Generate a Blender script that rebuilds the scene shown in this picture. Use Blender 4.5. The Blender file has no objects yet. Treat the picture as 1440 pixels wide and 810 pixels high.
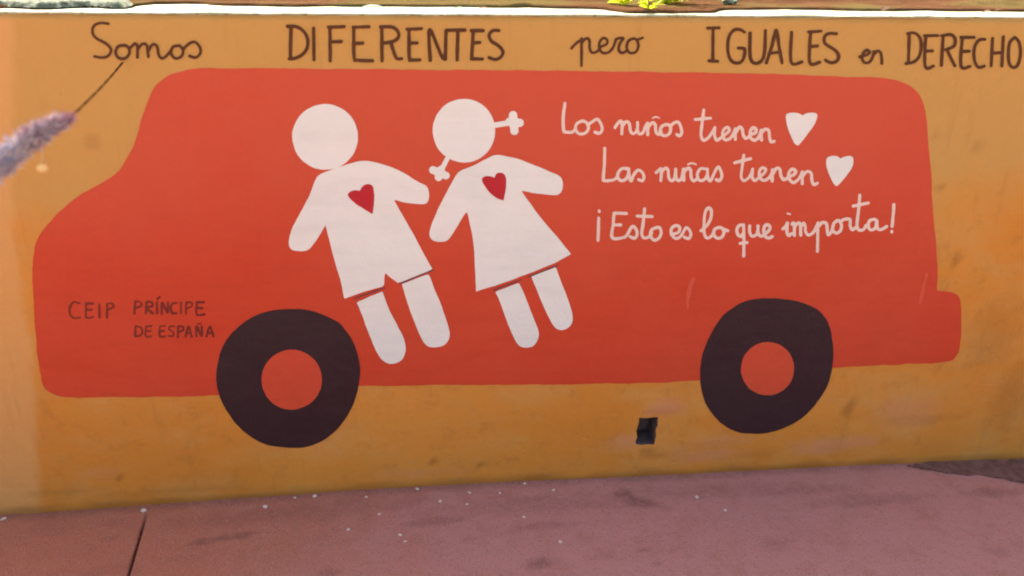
import bpy, bmesh, math, random
import numpy as np
from mathutils import Vector, Matrix, noise
random.seed(7)
S = bpy.context.scene
COL = S.collection

# ---------------------------------------------------------------- camera
F_PX, D_CAM, H_CAM = 1130.0, 2.045805, 1.5
YAW, PITCH, ROLL = 0.109688, 0.390413, math.radians(0.7)
cy, sy, cp, sp, cr, sr = (math.cos(YAW), math.sin(YAW), math.cos(PITCH), math.sin(PITCH), math.cos(ROLL), math.sin(ROLL))
r0 = Vector((cy, -sy, 0)); f0 = Vector((sy, cy, 0)); u0 = Vector((0, 0, 1))
FW = f0 * cp - u0 * sp; u1 = u0 * cp + f0 * sp
RT = r0 * cr + u1 * sr; UP = u1 * cr - r0 * sr
CAM = Vector((0, -D_CAM, H_CAM))
cam = bpy.data.cameras.new('camera'); co = bpy.data.objects.new('camera', cam); COL.objects.link(co)
co.matrix_world = Matrix(((RT.x, UP.x, -FW.x, CAM.x), (RT.y, UP.y, -FW.y, CAM.y), (RT.z, UP.z, -FW.z, CAM.z), (0, 0, 0, 1)))
cam.sensor_width = 36; cam.lens = F_PX / 1440 * 36
cam.clip_start = 0.05; cam.clip_end = 500
cam.dof.use_dof = True; cam.dof.focus_distance = 2.3; cam.dof.aperture_fstop = 1.9
S.camera = co

# ---------------------------------------------------------------- light
SUN_EL, SUN_AZ = math.radians(35), math.radians(-20)      # behind the wall, a little to the left (azimuth from +Y towards +X)
W = bpy.data.worlds.new('World'); S.world = W; W.use_nodes = True
nt = W.node_tree
sky = nt.nodes.new('ShaderNodeTexSky'); sky.sky_type = 'NISHITA'; sky.sun_disc = False
sky.sun_elevation = SUN_EL; sky.sun_rotation = SUN_AZ
sky.dust_density = 6.0; sky.air_density = 1.0; sky.ozone_density = .6
bg = nt.nodes['Background']; bg.inputs['Strength'].default_value = 0.15
warm = nt.nodes.new('ShaderNodeMix'); warm.data_type = 'RGBA'; warm.blend_type = 'MULTIPLY'; warm.inputs[0].default_value = 1
warm.inputs[7].default_value = (.94, .94, .85, 1)          # hazy, warm-balanced daylight
nt.links.new(sky.outputs[0], warm.inputs[6]); nt.links.new(warm.outputs[2], bg.inputs[0])
sun = bpy.data.lights.new('sun', 'SUN'); sun.energy = 4.6; sun.angle = math.radians(0.55); sun.color = (1, .93, .82)
so = bpy.data.objects.new('sun', sun); COL.objects.link(so)
sd = Vector((math.sin(SUN_AZ) * math.cos(SUN_EL), math.cos(SUN_AZ) * math.cos(SUN_EL), math.sin(SUN_EL)))
so.rotation_euler = (-sd).to_track_quat('-Z', 'Y').to_euler()
S.view_settings.view_transform = 'Standard'; S.view_settings.look = 'None'
S.view_settings.exposure = 1.82; S.view_settings.gamma = 1.0
S.render.engine = 'CYCLES'
S.cycles.filter_width = 2.0

# ---------------------------------------------------------------- geometry helpers
WALL_H = 1.3672
X_END = -2.5                      # unseen left end of wall and terrace, set for sunlit bounce
def ray(px, py):
    return RT * ((px - 720) / F_PX) + UP * ((405 - py) / F_PX) + FW
def on_wall(px, py):
    d = ray(px, py); t = D_CAM / d.y
    return CAM + d * t
def on_level(px, py, z=0.0):
    d = ray(px, py); return CAM + d * ((z - CAM.z) / d.z)
def fbm(x, y, z=0.0, o=3):
    return noise.fractal(Vector((x, y, z)), 0.9, 2.1, o)
def relief(x, z):
    """unevenness of the rendered wall face, metres towards the viewer (-y)"""
    a = 0.0045 * noise.noise(Vector((x * 1.3, 3.1, z * 1.3))) + 0.0016 * noise.noise(Vector((x * 5, 9.7, z * 5)))
    low = max(0.0, 1 - z / 0.45)
    return a + low * 0.0018 * noise.noise(Vector((x * 11, 4.2, z * 11)))
def smooth(a, b, v):
    t = min(1, max(0, (v - a) / (b - a))); return t * t * (3 - 2 * t)

def tag(o, label=None, cat=None, group=None, kind=None):
    if label: o['label'] = label
    if cat: o['category'] = cat
    if group: o['group'] = group
    if kind: o['kind'] = kind
    return o
def mesh_obj(name, verts, faces, mat, parent=None, shade=True, attrs=None):
    me = bpy.data.meshes.new(name); me.from_pydata([tuple(v) for v in verts], [], faces); me.update()
    if shade: me.polygons.foreach_set('use_smooth', [True] * len(me.polygons))
    if attrs:
        for k, vals in attrs.items():
            a = me.attributes.new(k, 'FLOAT', 'POINT'); a.data.foreach_set('value', vals)
    o = bpy.data.objects.new(name, me); COL.objects.link(o)
    if mat: me.materials.append(mat)
    if parent: o.parent = parent
    return o
def empty(name, loc, label, cat, group=None):
    o = bpy.data.objects.new(name, None); COL.objects.link(o); o.location = loc; o.empty_display_size = .1
    bpy.context.view_layer.update()
    return tag(o, label, cat, group)

# ---------------------------------------------------------------- materials
def L(h):                       # sRGB 0-255 -> linear
    return tuple(((c / 255) / 12.92 if c / 255 <= .04045 else ((c / 255 + .055) / 1.055) ** 2.4) for c in h)
class NM:
    def __init__(s, name):
        s.m = bpy.data.materials.new(name); s.m.use_nodes = True; s.t = s.m.node_tree
        s.b = s.t.nodes['Principled BSDF']; s.co = s.t.nodes.new('ShaderNodeNewGeometry').outputs['Position']
    def n(s, typ, **kw):
        x = s.t.nodes.new(typ)
        for k, v in kw.items(): setattr(x, k, v)
        return x
    def l(s, a, b): s.t.links.new(a, b)
    def noise(s, scale, detail=4, rough=.6, stretch=None, off=0.0):
        mp = s.n('ShaderNodeMapping'); s.l(s.co, mp.inputs[0]); mp.inputs['Location'].default_value = (off, off * .7, off * 1.3)
        if stretch: mp.inputs['Scale'].default_value = stretch
        x = s.n('ShaderNodeTexNoise'); s.l(mp.outputs[0], x.inputs['Vector'])
        x.inputs['Scale'].default_value = scale; x.inputs['Detail'].default_value = detail; x.inputs['Roughness'].default_value = rough
        return x.outputs['Fac']
    def ramp(s, v, a, b, lo=0.0, hi=1.0):
        x = s.n('ShaderNodeMapRange', interpolation_type='SMOOTHSTEP'); s.l(v, x.inputs[0])
        x.inputs[1].default_value = a; x.inputs[2].default_value = b; x.inputs[3].default_value = lo; x.inputs[4].default_value = hi
        return x.outputs[0]
    def mix(s, f, a, b, mode='MIX'):
        x = s.n('ShaderNodeMix', data_type='RGBA', blend_type=mode)
        if isinstance(f, float): x.inputs[0].default_value = f
        else: s.l(f, x.inputs[0])
        for i, v in ((6, a), (7, b)):
            if isinstance(v, tuple): x.inputs[i].default_value = (*v[:3], 1)
            else: s.l(v, x.inputs[i])
        return x.outputs[2]
    def math(s, op, a, b=None):
        x = s.n('ShaderNodeMath', operation=op)
        for i, v in enumerate((a, b)):
            if v is None: continue
            if isinstance(v, (int, float)): x.inputs[i].default_value = v
            else: s.l(v, x.inputs[i])
        return x.outputs[0]
    def attr(s, name):
        x = s.n('ShaderNodeAttribute', attribute_name=name); return x.outputs['Fac']
    def out(s, col, rough=.8, bump=None, bd=.002, bs=.6, spec=.25):
        if isinstance(col, tuple): s.b.inputs['Base Color'].default_value = (*col[:3], 1)
        else: s.l(col, s.b.inputs['Base Color'])
        s.b.inputs['Roughness'].default_value = rough
        s.b.inputs['Specular IOR Level'].default_value = spec
        if bump is not None:
            bp = s.n('ShaderNodeBump'); bp.inputs['Strength'].default_value = bs; bp.inputs['Distance'].default_value = bd
            s.l(bump, bp.inputs['Height']); s.l(bp.outputs[0], s.b.inputs['Normal'])
        return s.m
def stucco(n):
    """fine relief shared by bare wall and paint, so the paint follows the plaster under it"""
    a = n.noise(34, 5, .62); b = n.noise(150, 2, .5, off=3)
    c = n.noise(9, 3, .55, stretch=(.55, 1, 1.5), off=8)
    return n.math('ADD', n.math('ADD', n.math('MULTIPLY', a, 1.3), n.math('MULTIPLY', b, .25)), n.math('MULTIPLY', c, 1.6))
def paint(name, col, alt, worn=None, amount=.5, rough=.62, fade=None):
    n = NM(name)
    big = n.ramp(n.noise(2.3, 4, .6, off=len(name)), .35, .68)
    c = n.mix(n.math('MULTIPLY', big, amount), col, alt)
    streak = n.ramp(n.noise(16, 4, .65, stretch=(.35, 1, 1.6), off=5), .42, .72)
    c = n.mix(n.math('MULTIPLY', streak, amount * .45), c, tuple(v * .8 for v in col))
    pat = n.ramp(n.noise(5.5, 5, .7, off=41), .38, .66)
    c = n.mix(n.math('MULTIPLY', pat, amount * .22), c, tuple(min(.9, v * 1.12 + .012) for v in col))
    if fade:                                        # brighter light towards the top, painted into the coat in patches
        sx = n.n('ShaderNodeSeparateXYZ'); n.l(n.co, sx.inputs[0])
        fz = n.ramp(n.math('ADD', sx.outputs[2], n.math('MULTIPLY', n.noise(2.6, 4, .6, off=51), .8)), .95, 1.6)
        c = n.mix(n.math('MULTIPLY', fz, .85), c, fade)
    if worn:
        w = n.ramp(n.noise(70, 4, .7, off=11), .71, .76)
        w2 = n.math('MULTIPLY', w, n.ramp(n.noise(3.1, 2, .5, off=21), .5, .62))
        c = n.mix(w2, c, worn)
    return n.out(c, rough, stucco(n), .0024, .75)

# wall render: ochre limewash, a paler strip at the far left, patches near the foot
n = NM('ochre_plaster')
base = n.mix(n.ramp(n.noise(1.7, 5, .62, off=2), .32, .7), (.68, .262, .042), (.65, .230, .030))
base = n.mix(n.math('MULTIPLY', n.ramp(n.noise(7, 6, .72, stretch=(.6, 1, 1.2), off=6), .42, .68), .55), base, (.62, .30, .085))
base = n.mix(n.math('MULTIPLY', n.ramp(n.noise(18, 5, .72, off=4), .5, .72), .38), base, (.44, .165, .035))
base = n.mix(n.math('MULTIPLY', n.ramp(n.math('ADD', n.attr('lit_top'), n.noise(3.5, 4, .6, off=13)), .75, 1.35), .85), base, (.56, .305, .085))  # top-to-bottom light gradient painted in as a paler upper wall
base = n.mix(n.math('MULTIPLY', n.attr('pale'), .75), base, (.70, .345, .115))
base = n.mix(n.math('MULTIPLY', n.attr('stain_shade'), .85), base, (.26, .095, .020))
base = n.mix(n.math('MULTIPLY', n.attr('rosy'), .8), base, (.62, .25, .115))
pores = n.math('MULTIPLY', n.ramp(n.noise(120, 3, .6, off=31), .66, .74), n.ramp(n.noise(5, 3, .6, off=33), .4, .6))
base = n.mix(n.math('MULTIPLY', pores, .5), base, (.30, .11, .02))
runs = n.ramp(n.noise(12, 4, .6, stretch=(2.2, 1, .22), off=37), .55, .78)
base = n.mix(n.math('MULTIPLY', runs, .28), base, (.42, .17, .035))
M_WALL = n.out(base, .88, stucco(n), .003, .85)

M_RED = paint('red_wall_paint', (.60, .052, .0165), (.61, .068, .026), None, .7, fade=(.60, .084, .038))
M_HUB = paint('hub_red_paint', (.64, .075, .03), (.60, .055, .022), None, .6)
M_BLACK = paint('black_wall_paint', (.038, .013, .016), (.034, .014, .018), None, .8, .5)
M_WHITE = paint('white_wall_paint', (.82, .75, .68), (.76, .73, .67), None, .7)
M_LETTER = paint('pinkish_white_lettering_paint', (.82, .60, .50), (.78, .53, .43), None, .5)
M_BROWN = paint('brown_lettering_paint', (.085, .024, .005), (.13, .038, .009), None, .8)
M_MAROON = paint('maroon_lettering_paint', (.17, .019, .011), (.23, .028, .015), None, .9)
M_HEART = paint('crimson_wall_paint', (.46, .012, .022), (.56, .03, .03), None, .8)
M_LINE = paint('plum_line_paint', (.14, .05, .065), (.18, .05, .05), None, .5)

n = NM('whitewashed_mortar')
c = n.mix(n.ramp(n.noise(6, 5, .7), .35, .7), (.56, .50, .33), (.27, .29, .19))
c = n.mix(n.math('MULTIPLY', n.ramp(n.noise(30, 5, .7, off=4), .5, .68), .8), c, (.11, .10, .06))
M_CAP = n.out(c, .9, n.noise(60, 5, .65), .004, .8)

n = NM('terrace_soil')
c = n.mix(n.ramp(n.noise(9, 6, .7), .3, .7), (.085, .040, .020), (.13, .062, .032))
c = n.mix(n.math('MULTIPLY', n.ramp(n.noise(3, 3, .5, off=8), .5, .65), .6), c, (.12, .10, .035))
M_SOIL = n.out(c, 1.0, n.noise(90, 5, .7), .01, .9, spec=0)

n = NM('rose_concrete')
c = n.mix(n.ramp(n.math('ADD', n.attr('rose'), n.noise(1.9, 5, .6)), .55, 1.25), (.55, .190, .112), (.57, .245, .210))
c = n.mix(n.attr('bounce_grey'), c, (.44, .34, .27))  # unseen far pavement greyed to neutralise the light it bounces
c = n.mix(n.math('MULTIPLY', n.ramp(n.noise(11, 5, .7, off=3), .45, .75), .5), c, (.43, .148, .10))
c = n.mix(n.math('MULTIPLY', n.ramp(n.noise(160, 3, .6, off=9), .55, .8), .5), c, (.55, .30, .25))
c = n.mix(n.math('MULTIPLY', n.math('MULTIPLY', n.attr('stain_shade'), n.ramp(n.noise(38, 5, .7, off=17), .3, .6, .45, 1)), .75), c, (.17, .058, .052))
c = n.mix(n.math('MULTIPLY', n.attr('joint'), .9), c, (.07, .025, .02))
sp = n.n('ShaderNodeTexVoronoi'); n.l(n.co, sp.inputs['Vector']); sp.inputs['Scale'].default_value = 210
sr = n.n('ShaderNodeSeparateColor'); n.l(sp.outputs['Color'], sr.inputs[0])
agg = n.math('MULTIPLY', n.ramp(sr.outputs[0], .78, .86), n.ramp(sp.outputs['Distance'], .45, .25))
c = n.mix(n.math('MULTIPLY', agg, .55), c, (.62, .36, .31))
agg2 = n.math('MULTIPLY', n.ramp(sr.outputs[1], .80, .88), n.ramp(sp.outputs['Distance'], .45, .25))
c = n.mix(n.math('MULTIPLY', agg2, .6), c, (.20, .075, .065))
M_GROUND = n.out(c, .85, n.math('ADD', n.math('ADD', n.noise(60, 5, .65), n.noise(260, 2, .5)), n.math('MULTIPLY', n.noise(20, 4, .6), 1.5)), .004, .85)

def simple(name, a, b, scale=20, rough=.8, bd=.002, stretch=None):
    n = NM(name); c = n.mix(n.ramp(n.noise(scale, 4, .6, stretch=stretch), .35, .68), a, b)
    return n.out(c, rough, n.noise(scale * 3, 3, .6), bd, .6, spec=.0 if rough < .9 and 'cord' in name else .08)
M_WEDGE = simple('dark_brown_wedge', (.17, .082, .066), (.25, .125, .105), 30, .95, .006)
M_HOLE = simple('grey_mortar_in_hole', (.13, .082, .078), (.19, .13, .125), 40)
M_CORD = simple('brown_cord', (.050, .022, .008), (.07, .032, .012), 80)
M_BUNDLE = simple('lilac_grey_cloth', (.58, .47, .50), (.36, .31, .40), 34, .9, .004)
M_BUNDLE2 = simple('pale_lilac_cloth', (.72, .58, .50), (.52, .45, .50), 30, .9, .003)
M_TIP = simple('plum_cloth', (.36, .18, .22), (.44, .26, .30), 60)
M_GLINT = simple('pale_orange_glint', (.90, .58, .22), (.85, .48, .18), 30, .5)
M_LEAF = simple('yellow_green_leaf', (.46, .52, .02), (.34, .44, .02), 12, .6)
_t = M_LEAF.node_tree; _tr = _t.nodes.new('ShaderNodeBsdfTranslucent'); _tr.inputs[0].default_value = (.62, .66, .03, 1)     # sun shines through the leaves
_mx = _t.nodes.new('ShaderNodeMixShader'); _mx.inputs[0].default_value = .55; _t.links.new(_t.nodes['Principled BSDF'].outputs[0], _mx.inputs[1])
_t.links.new(_tr.outputs[0], _mx.inputs[2]); _t.links.new(_mx.outputs[0], _t.nodes['Material Output'].inputs['Surface'])
M_STEM = simple('green_stem', (.18, .22, .04), (.12, .16, .03), 20)
M_DRYLEAF = simple('dry_brown_leaf', (.20, .10, .05), (.12, .055, .04), 25)
M_GREENLEAF = simple('fallen_green_leaf', (.06, .12, .05), (.10, .16, .06), 25)
M_STONE = simple('grey_green_stone', (.25, .28, .21), (.16, .19, .15), 18, .9, .006)
M_CHIP = simple('pale_stone_chip', (.85, .70, .60), (.70, .50, .42), 60)
M_TWIG = simple('dry_twig', (.20, .13, .08), (.28, .2, .12), 60)

# ---------------------------------------------------------------- setting: ground
def lines(lo, hi, fine_lo, fine_hi, step):
    v = list(np.arange(fine_lo, fine_hi + 1e-6, step)); s = step; a = fine_hi
    while a < hi: s *= 1.35; a += s; v.append(min(a, hi))
    s = step; a = fine_lo; pre = []
    while a > lo: s *= 1.35; a -= s; pre.append(max(a, lo))
    return np.array(pre[::-1] + v)
BASE_FIT = [(-5, 0), ] 
base_px = [(0, 724), (120, 716), (240, 708), (480, 691), (720, 677), (960, 667), (1200, 655), (1440, 645)]
bx = [on_wall(*p).x for p in base_px]; bz = [on_wall(*p).z for p in base_px]
def ground_z(x, y):
    k = math.exp(-abs(y) / .6)
    w = .0022 * noise.noise(Vector((x * 2.2, y * 2.2, 1))) + .0010 * noise.noise(Vector((x * 9, y * 9, 4)))
    return k * float(np.interp(x, bx, bz)) + w * math.exp(-abs(y) / 4)
def blob_field(blobs):
    """blobs: (x, y, half length, half width, angle, strength) -> function"""
    def f(x, y):
        s = 0
        for (cx, cy_, a, b, ang, k) in blobs:
            dx, dy = x - cx, y - cy_
            if abs(dx) > 3 * max(a, b) or abs(dy) > 3 * max(a, b): continue
            u = dx * math.cos(ang) + dy * math.sin(ang); v = -dx * math.sin(ang) + dy * math.cos(ang)
            r = math.hypot(u / a, v / b) + .45 * noise.noise(Vector((x * 22, y * 22, cx)))
            s = max(s, k * (1 - smooth(.35, 1.15, r)))
        return s
    return f
def gb(px, py, w, h, ang=0, k=1):
    a, b = on_level(px, py), on_level(px + w, py); c_ = on_level(px, py + h)
    return (a.x, a.y, (b - a).length, abs(c_.y - a.y), ang, k)
g_st = blob_field([gb(905, 708, 34, 12, -.35, .9), gb(880, 697, 22, 8, -.3, .8), gb(320, 757, 55, 6, .15, .75), gb(155, 755, 14, 6, 0, .4),
                   gb(760, 796, 30, 11, .2, .65), gb(905, 774, 12, 5, -.3, .6), gb(925, 793, 10, 4, -.2, .5), gb(770, 740, 50, 7, 0, .45),
                   gb(1230, 703, 110, 10, 0, .4), gb(1100, 690, 130, 9, 0, .35), gb(1400, 690, 60, 8, 0, .55), gb(1085, 765, 30, 12, .1, .25),
                   gb(900, 668, 420, 5, 0, .35), gb(460, 808, 22, 8, 0, .6), gb(620, 735, 60, 7, .1, .45), gb(1400, 775, 26, 9, -.3, .4),
                   gb(430, 720, 50, 8, .1, .35), gb(420, 722, 230, 16, .03, .32), gb(760, 712, 220, 15, .02, .28), gb(1010, 690, 160, 12, 0, .3), gb(60, 745, 70, 10, 0, .15), gb(150, 800, 60, 12, 0, .2)])
gx = lines(-70, 70, -1.75, 2.05, .014); gy = lines(-70, 70, -.85, .12, .014)
V = []; st = []; jt = []
for y in gy:
    for x in gx:
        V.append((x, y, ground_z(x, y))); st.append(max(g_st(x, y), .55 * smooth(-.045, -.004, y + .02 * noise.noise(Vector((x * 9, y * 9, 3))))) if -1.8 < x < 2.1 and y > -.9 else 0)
nx = len(gx)
Fc = [(j * nx + i, j * nx + i + 1, (j + 1) * nx + i + 1, (j + 1) * nx + i) for j in range(len(gy) - 1) for i in range(nx - 1)]
ground = mesh_obj('ground', V, Fc, M_GROUND, attrs={'stain_shade': st, 'rose': [smooth(-1.6, 1.6, v[0]) for v in V], 'bounce_grey': [smooth(1.5, 2.6, abs(v[1])) for v in V]})
tag(ground, 'rose grey concrete pavement at the foot of the painted wall', kind='structure')
# the joint: cut the concrete along two lines either side of it and press the strip between them down
J0, J1 = on_level(207, 716), on_level(176, 822)
jd = (J1 - J0); jd.z = 0; jl = jd.length; jd.normalize(); jn = Vector((-jd.y, jd.x, 0))
bm = bmesh.new(); bm.from_mesh(ground.data)
for off in (-.0052, -.0028, 0, .0028, .0052):
    fs = [f for f in bm.faces if abs((f.calc_center_median() - J0).dot(jn)) < .03 and -.03 < (f.calc_center_median() - J0).dot(jd) < 3]
    es = {e for f in fs for e in f.edges}; vs = {v for f in fs for v in f.verts}
    bmesh.ops.bisect_plane(bm, geom=list(fs) + list(es) + list(vs), dist=1e-5, plane_co=J0 + jn * off, plane_no=jn)
for v in bm.verts:
    d = (v.co - J0).dot(jn); t = (v.co - J0).dot(jd)
    if abs(d) < .0035 and -.02 < t < 3: v.co.z -= .009 * smooth(-.01, .1, t)
lay = bm.verts.layers.float.new('joint')
for v in bm.verts:
    d = (v.co - J0).dot(jn); t = (v.co - J0).dot(jd)
    if abs(d) < .0035 and 0 < t < 3: v[lay] = smooth(-.01, .1, t)
bm.to_mesh(ground.data); bm.free()

# ---------------------------------------------------------------- marching squares on a signed distance field
def catmull(pts, closed=False, step=2.0):
    P = [np.array(p, float) for p in pts]; out = []; m = len(P)
    if m == 2 and not closed: return np.array(P)
    rng = range(m) if closed else range(m - 1)
    for i in rng:
        if closed: a, b, c, d = P[(i - 1) % m], P[i], P[(i + 1) % m], P[(i + 2) % m]
        else: a, b, c, d = P[max(i - 1, 0)], P[i], P[i + 1], P[min(i + 2, m - 1)]
        k = max(2, int(np.hypot(*(c - b)) / step))
        for j in range(k):
            t = j / k
            out.append(.5 * ((2 * b) + (-a + c) * t + (2 * a - 5 * b + 4 * c - d) * t * t + (-a + 3 * b - 3 * c + d) * t ** 3))
    if not closed: out.append(P[-1])
    return np.array(out)
def outline(pts):
    """closed outline; a point given as (x, y, 1) is a hard corner"""
    k = [i for i, p in enumerate(pts) if len(p) == 3]
    if not k: return catmull([p[:2] for p in pts], True)
    pts = pts[k[0]:] + pts[:k[0]] + [pts[k[0]]]
    out = []; run = [pts[0][:2]]
    for p in pts[1:]:
        run.append(p[:2])
        if len(p) == 3: out.extend(catmull(run)[:-1]); run = [p[:2]]
    return np.array(out)
def seg_dist(X, Y, line, close=False):
    D = np.full(X.shape, 1e9)
    m = len(line)
    for i in range(m if close else m - 1):
        a = line[i]; b = line[(i + 1) % m]; ab = b - a; q = ab @ ab
        if q < 1e-12: continue
        t = np.clip(((X - a[0]) * ab[0] + (Y - a[1]) * ab[1]) / q, 0, 1)
        D = np.minimum(D, np.hypot(X - a[0] - t * ab[0], Y - a[1] - t * ab[1]))
    return D
def inside(X, Y, poly):
    r = np.zeros(X.shape, bool); m = len(poly)
    for i in range(m):
        a, b = poly[i], poly[(i + 1) % m]
        if a[1] == b[1]: continue
        c = (a[1] > Y) != (b[1] > Y)
        r ^= c & (X < (b[0] - a[0]) * (Y - a[1]) / (b[1] - a[1]) + a[0])
    return r
_ng = np.random.RandomState(3).rand(64, 64)
def wob(X, Y, s):
    u, v = X / s, Y / s; i, j = np.floor(u).astype(int), np.floor(v).astype(int); fu, fv = u - i, v - j
    fu = fu * fu * (3 - 2 * fu); fv = fv * fv * (3 - 2 * fv); g = lambda a, b: _ng[a % 64, b % 64]
    return (g(i, j) * (1 - fu) + g(i + 1, j) * fu) * (1 - fv) + (g(i, j + 1) * (1 - fu) + g(i + 1, j + 1) * fu) * fv - .5
def march(field, x0, y0, step, place, name, mat, parent):
    ny, nx_ = field.shape; verts = []; vid = {}; faces = []
    def vert(key, x, y):
        if key not in vid: vid[key] = len(verts); verts.append(place(x, y))
        return vid[key]
    def corner(i, j): return vert((i, j), x0 + i * step, y0 + j * step)
    def cut(i, j, k, l):
        key = ((i, j), (k, l)) if (i, j) < (k, l) else ((k, l), (i, j))
        (a, b), (c, d) = key; fa, fb = field[b, a], field[d, c]; t = min(.98, max(.02, fa / (fa - fb)))
        return vert(key, x0 + (a + t * (c - a)) * step, y0 + (b + t * (d - b)) * step)
    for j in range(ny - 1):
        for i in range(nx_ - 1):
            cs = [(i, j), (i, j + 1), (i + 1, j + 1), (i + 1, j)]; ins = [field[b, a] < 0 for a, b in cs]
            if not any(ins): continue
            if all(ins): faces.append([corner(*c) for c in cs]); continue
            poly = []
            for k in range(4):
                a, b = cs[k], cs[(k + 1) % 4]
                if ins[k]: poly.append(corner(*a))
                if ins[k] != ins[(k + 1) % 4]: poly.append(cut(*a, *b))
            if len(poly) >= 3: faces.append(poly)
    return mesh_obj(name, verts, faces, mat, parent)
def wall_place(proud):
    def f(x, y):
        p = on_wall(x, y); return (p.x, -relief(p.x, p.z) - proud, p.z)
    return f
def grid(xs, ys, pad, step):
    x0, y0 = min(xs) - pad, min(ys) - pad
    a = np.arange(x0, max(xs) + pad + step, step); b = np.arange(y0, max(ys) + pad + step, step)
    return x0, y0, *np.meshgrid(a, b)
def painted_shape(name, pts, mat, parent, proud, step=3.0, holes=(), wobble=.9, label=None, place=None):
    poly = outline(pts)
    x0, y0, X, Y = grid(poly[:, 0], poly[:, 1], 4, step)
    D = seg_dist(X, Y, poly, True) * np.where(inside(X, Y, poly), -1, 1)
    for h in holes:
        hp = outline(h); Dh = seg_dist(X, Y, hp, True) * np.where(inside(X, Y, hp), -1, 1); D = np.maximum(D, -Dh)
    D = D + wobble * wob(X, Y, 17) + .5 * wobble * wob(X + 91, Y, 6)
    return tag(march(D, x0, y0, step, place or wall_place(proud), name, mat, parent), label)
def painted_strokes(name, strokes, width, mat, parent, proud, step=1.1, label=None, org=(0, 0), sc=1.0, vary=.5):
    ls = []
    for s in strokes:
        w = width
        if isinstance(s, dict): w = s['w']; s = s['p']
        q = [(org[0] + p[0] / sc, org[1] + p[1] / sc) for p in s]
        if len(q) == 1: q = [q[0], (q[0][0] + .4, q[0][1] + .4)]
        ls.append((catmull(q, False, 1.6), w))
    allp = np.concatenate([l for l, _ in ls])
    x0, y0, X, Y = grid(allp[:, 0], allp[:, 1], width + 2, step)
    D = np.full(X.shape, 1e9)
    for l, w in ls: D = np.minimum(D, seg_dist(X, Y, l) - w / 2)
    D = D + vary * wob(X, Y, 9) + .4 * vary * wob(X, Y + 40, 3)
    return tag(march(D, x0, y0, step, wall_place(proud), name, mat, parent), label)
def scaled(pts, org, sc): return [(org[0] + p[0] / sc, org[1] + p[1] / sc, *p[2:]) for p in pts]

# ---------------------------------------------------------------- the wall
wall = empty('mural_wall', (0, 0, 0), 'long low ochre plastered wall with whitewashed top, painted with a red bus mural', 'wall')
wall['kind'] = 'thing'
hole_px = [(899, 587), (924, 588), (923, 625), (896, 625)]
hp = [on_wall(*p) for p in hole_px]
hx = sorted([(hp[0].x + hp[3].x) / 2, (hp[1].x + hp[2].x) / 2]); hz = sorted([(hp[0].z + hp[1].z) / 2, (hp[2].z + hp[3].z) / 2])
xs = lines(X_END, 7.5, -1.7, 2.1, .018); zs = np.arange(-.03, WALL_H + .001, (WALL_H + .03) / 78)
def snap(arr, v):
    i = int(np.argmin(abs(arr - v))); arr[i] = v; return i
ia, ib = snap(xs, hx[0]), snap(xs, hx[1]); ja, jb = snap(zs, hz[0]), snap(zs, hz[1])
def wblob(px, py, w, h, ang=0, k=1):
    a = on_wall(px, py); s = (on_wall(px + 10, py) - a).length / 10
    return (a.x, a.z, w * s, h * s, ang, k)
w_st = blob_field([wblob(168, 670, 7, 9, 0, .6), wblob(328, 667, 8, 7, 0, .55), wblob(610, 652, 9, 6, 0, .8), wblob(678, 655, 8, 5, 0, .7),
                   wblob(1196, 570, 9, 20, -.3, .6), wblob(1345, 366, 9, 14, -.3, .65), wblob(1318, 188, 7, 6, 0, .5), wblob(1325, 265, 12, 9, 0, .5),
                   wblob(1375, 205, 12, 8, 0, .4), wblob(1290, 590, 70, 8, 0, .3), wblob(130, 200, 12, 12, 0, .35), wblob(215, 15, 0.1, .1, 0, 0),
                   wblob(940, 578, 40, 4, -.1, .45), wblob(925, 640, 25, 8, 0, .4), wblob(90, 690, 60, 10, 0, .3), wblob(1395, 470, 40, 60, 0, .25),
                   wblob(1420, 560, 30, 60, 0, .3), wblob(260, 690, 170, 8, .04, .25), wblob(1060, 640, 40, 6, 0, .25), wblob(910, 632, 14, 7, 0, .5)])
w_ro = blob_field([wblob(935, 572, 30, 16, 0, .8), wblob(880, 620, 22, 16, 0, .7), wblob(990, 640, 60, 14, 0, .7), wblob(1180, 625, 70, 16, 0, .8),
                   wblob(1275, 580, 50, 30, 0, .5), wblob(1020, 620, 50, 12, 0, .5), wblob(600, 665, 90, 10, 0, .3), wblob(140, 665, 40, 12, 0, .4)])
pale_edge = sorted((on_wall(*q_).z, on_wall(*q_).x) for q_ in [(20, 20), (19, 150), (18, 300), (30, 400), (47, 480), (51, 560), (54, 640), (57, 720)])
def w_pale(x, z):
    e = float(np.interp(z, [q_[0] for q_ in pale_edge], [q_[1] for q_ in pale_edge])) + .006 * noise.noise(Vector((2, 3, z * 6)))
    return 1 - smooth(e - .014, e + .010, x)
V = []; A = {'stain_shade': [], 'pale': [], 'rosy': [], 'lit_top': []}
for z in zs:
    for x in xs:
        V.append((x, -relief(x, z), z)); A['stain_shade'].append(max(w_st(x, z), .8 * (1 - smooth(.0, .030, z - float(np.interp(x, bx, bz)) + .02 * noise.noise(Vector((x * 8, 1, 1))))))); A['pale'].append(w_pale(x, z)); A['rosy'].append(w_ro(x, z)); A['lit_top'].append(smooth(.5, 1.25, z))  # stains, plus contact shade painted along the wall foot
nx = len(xs); nz = len(zs)
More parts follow.
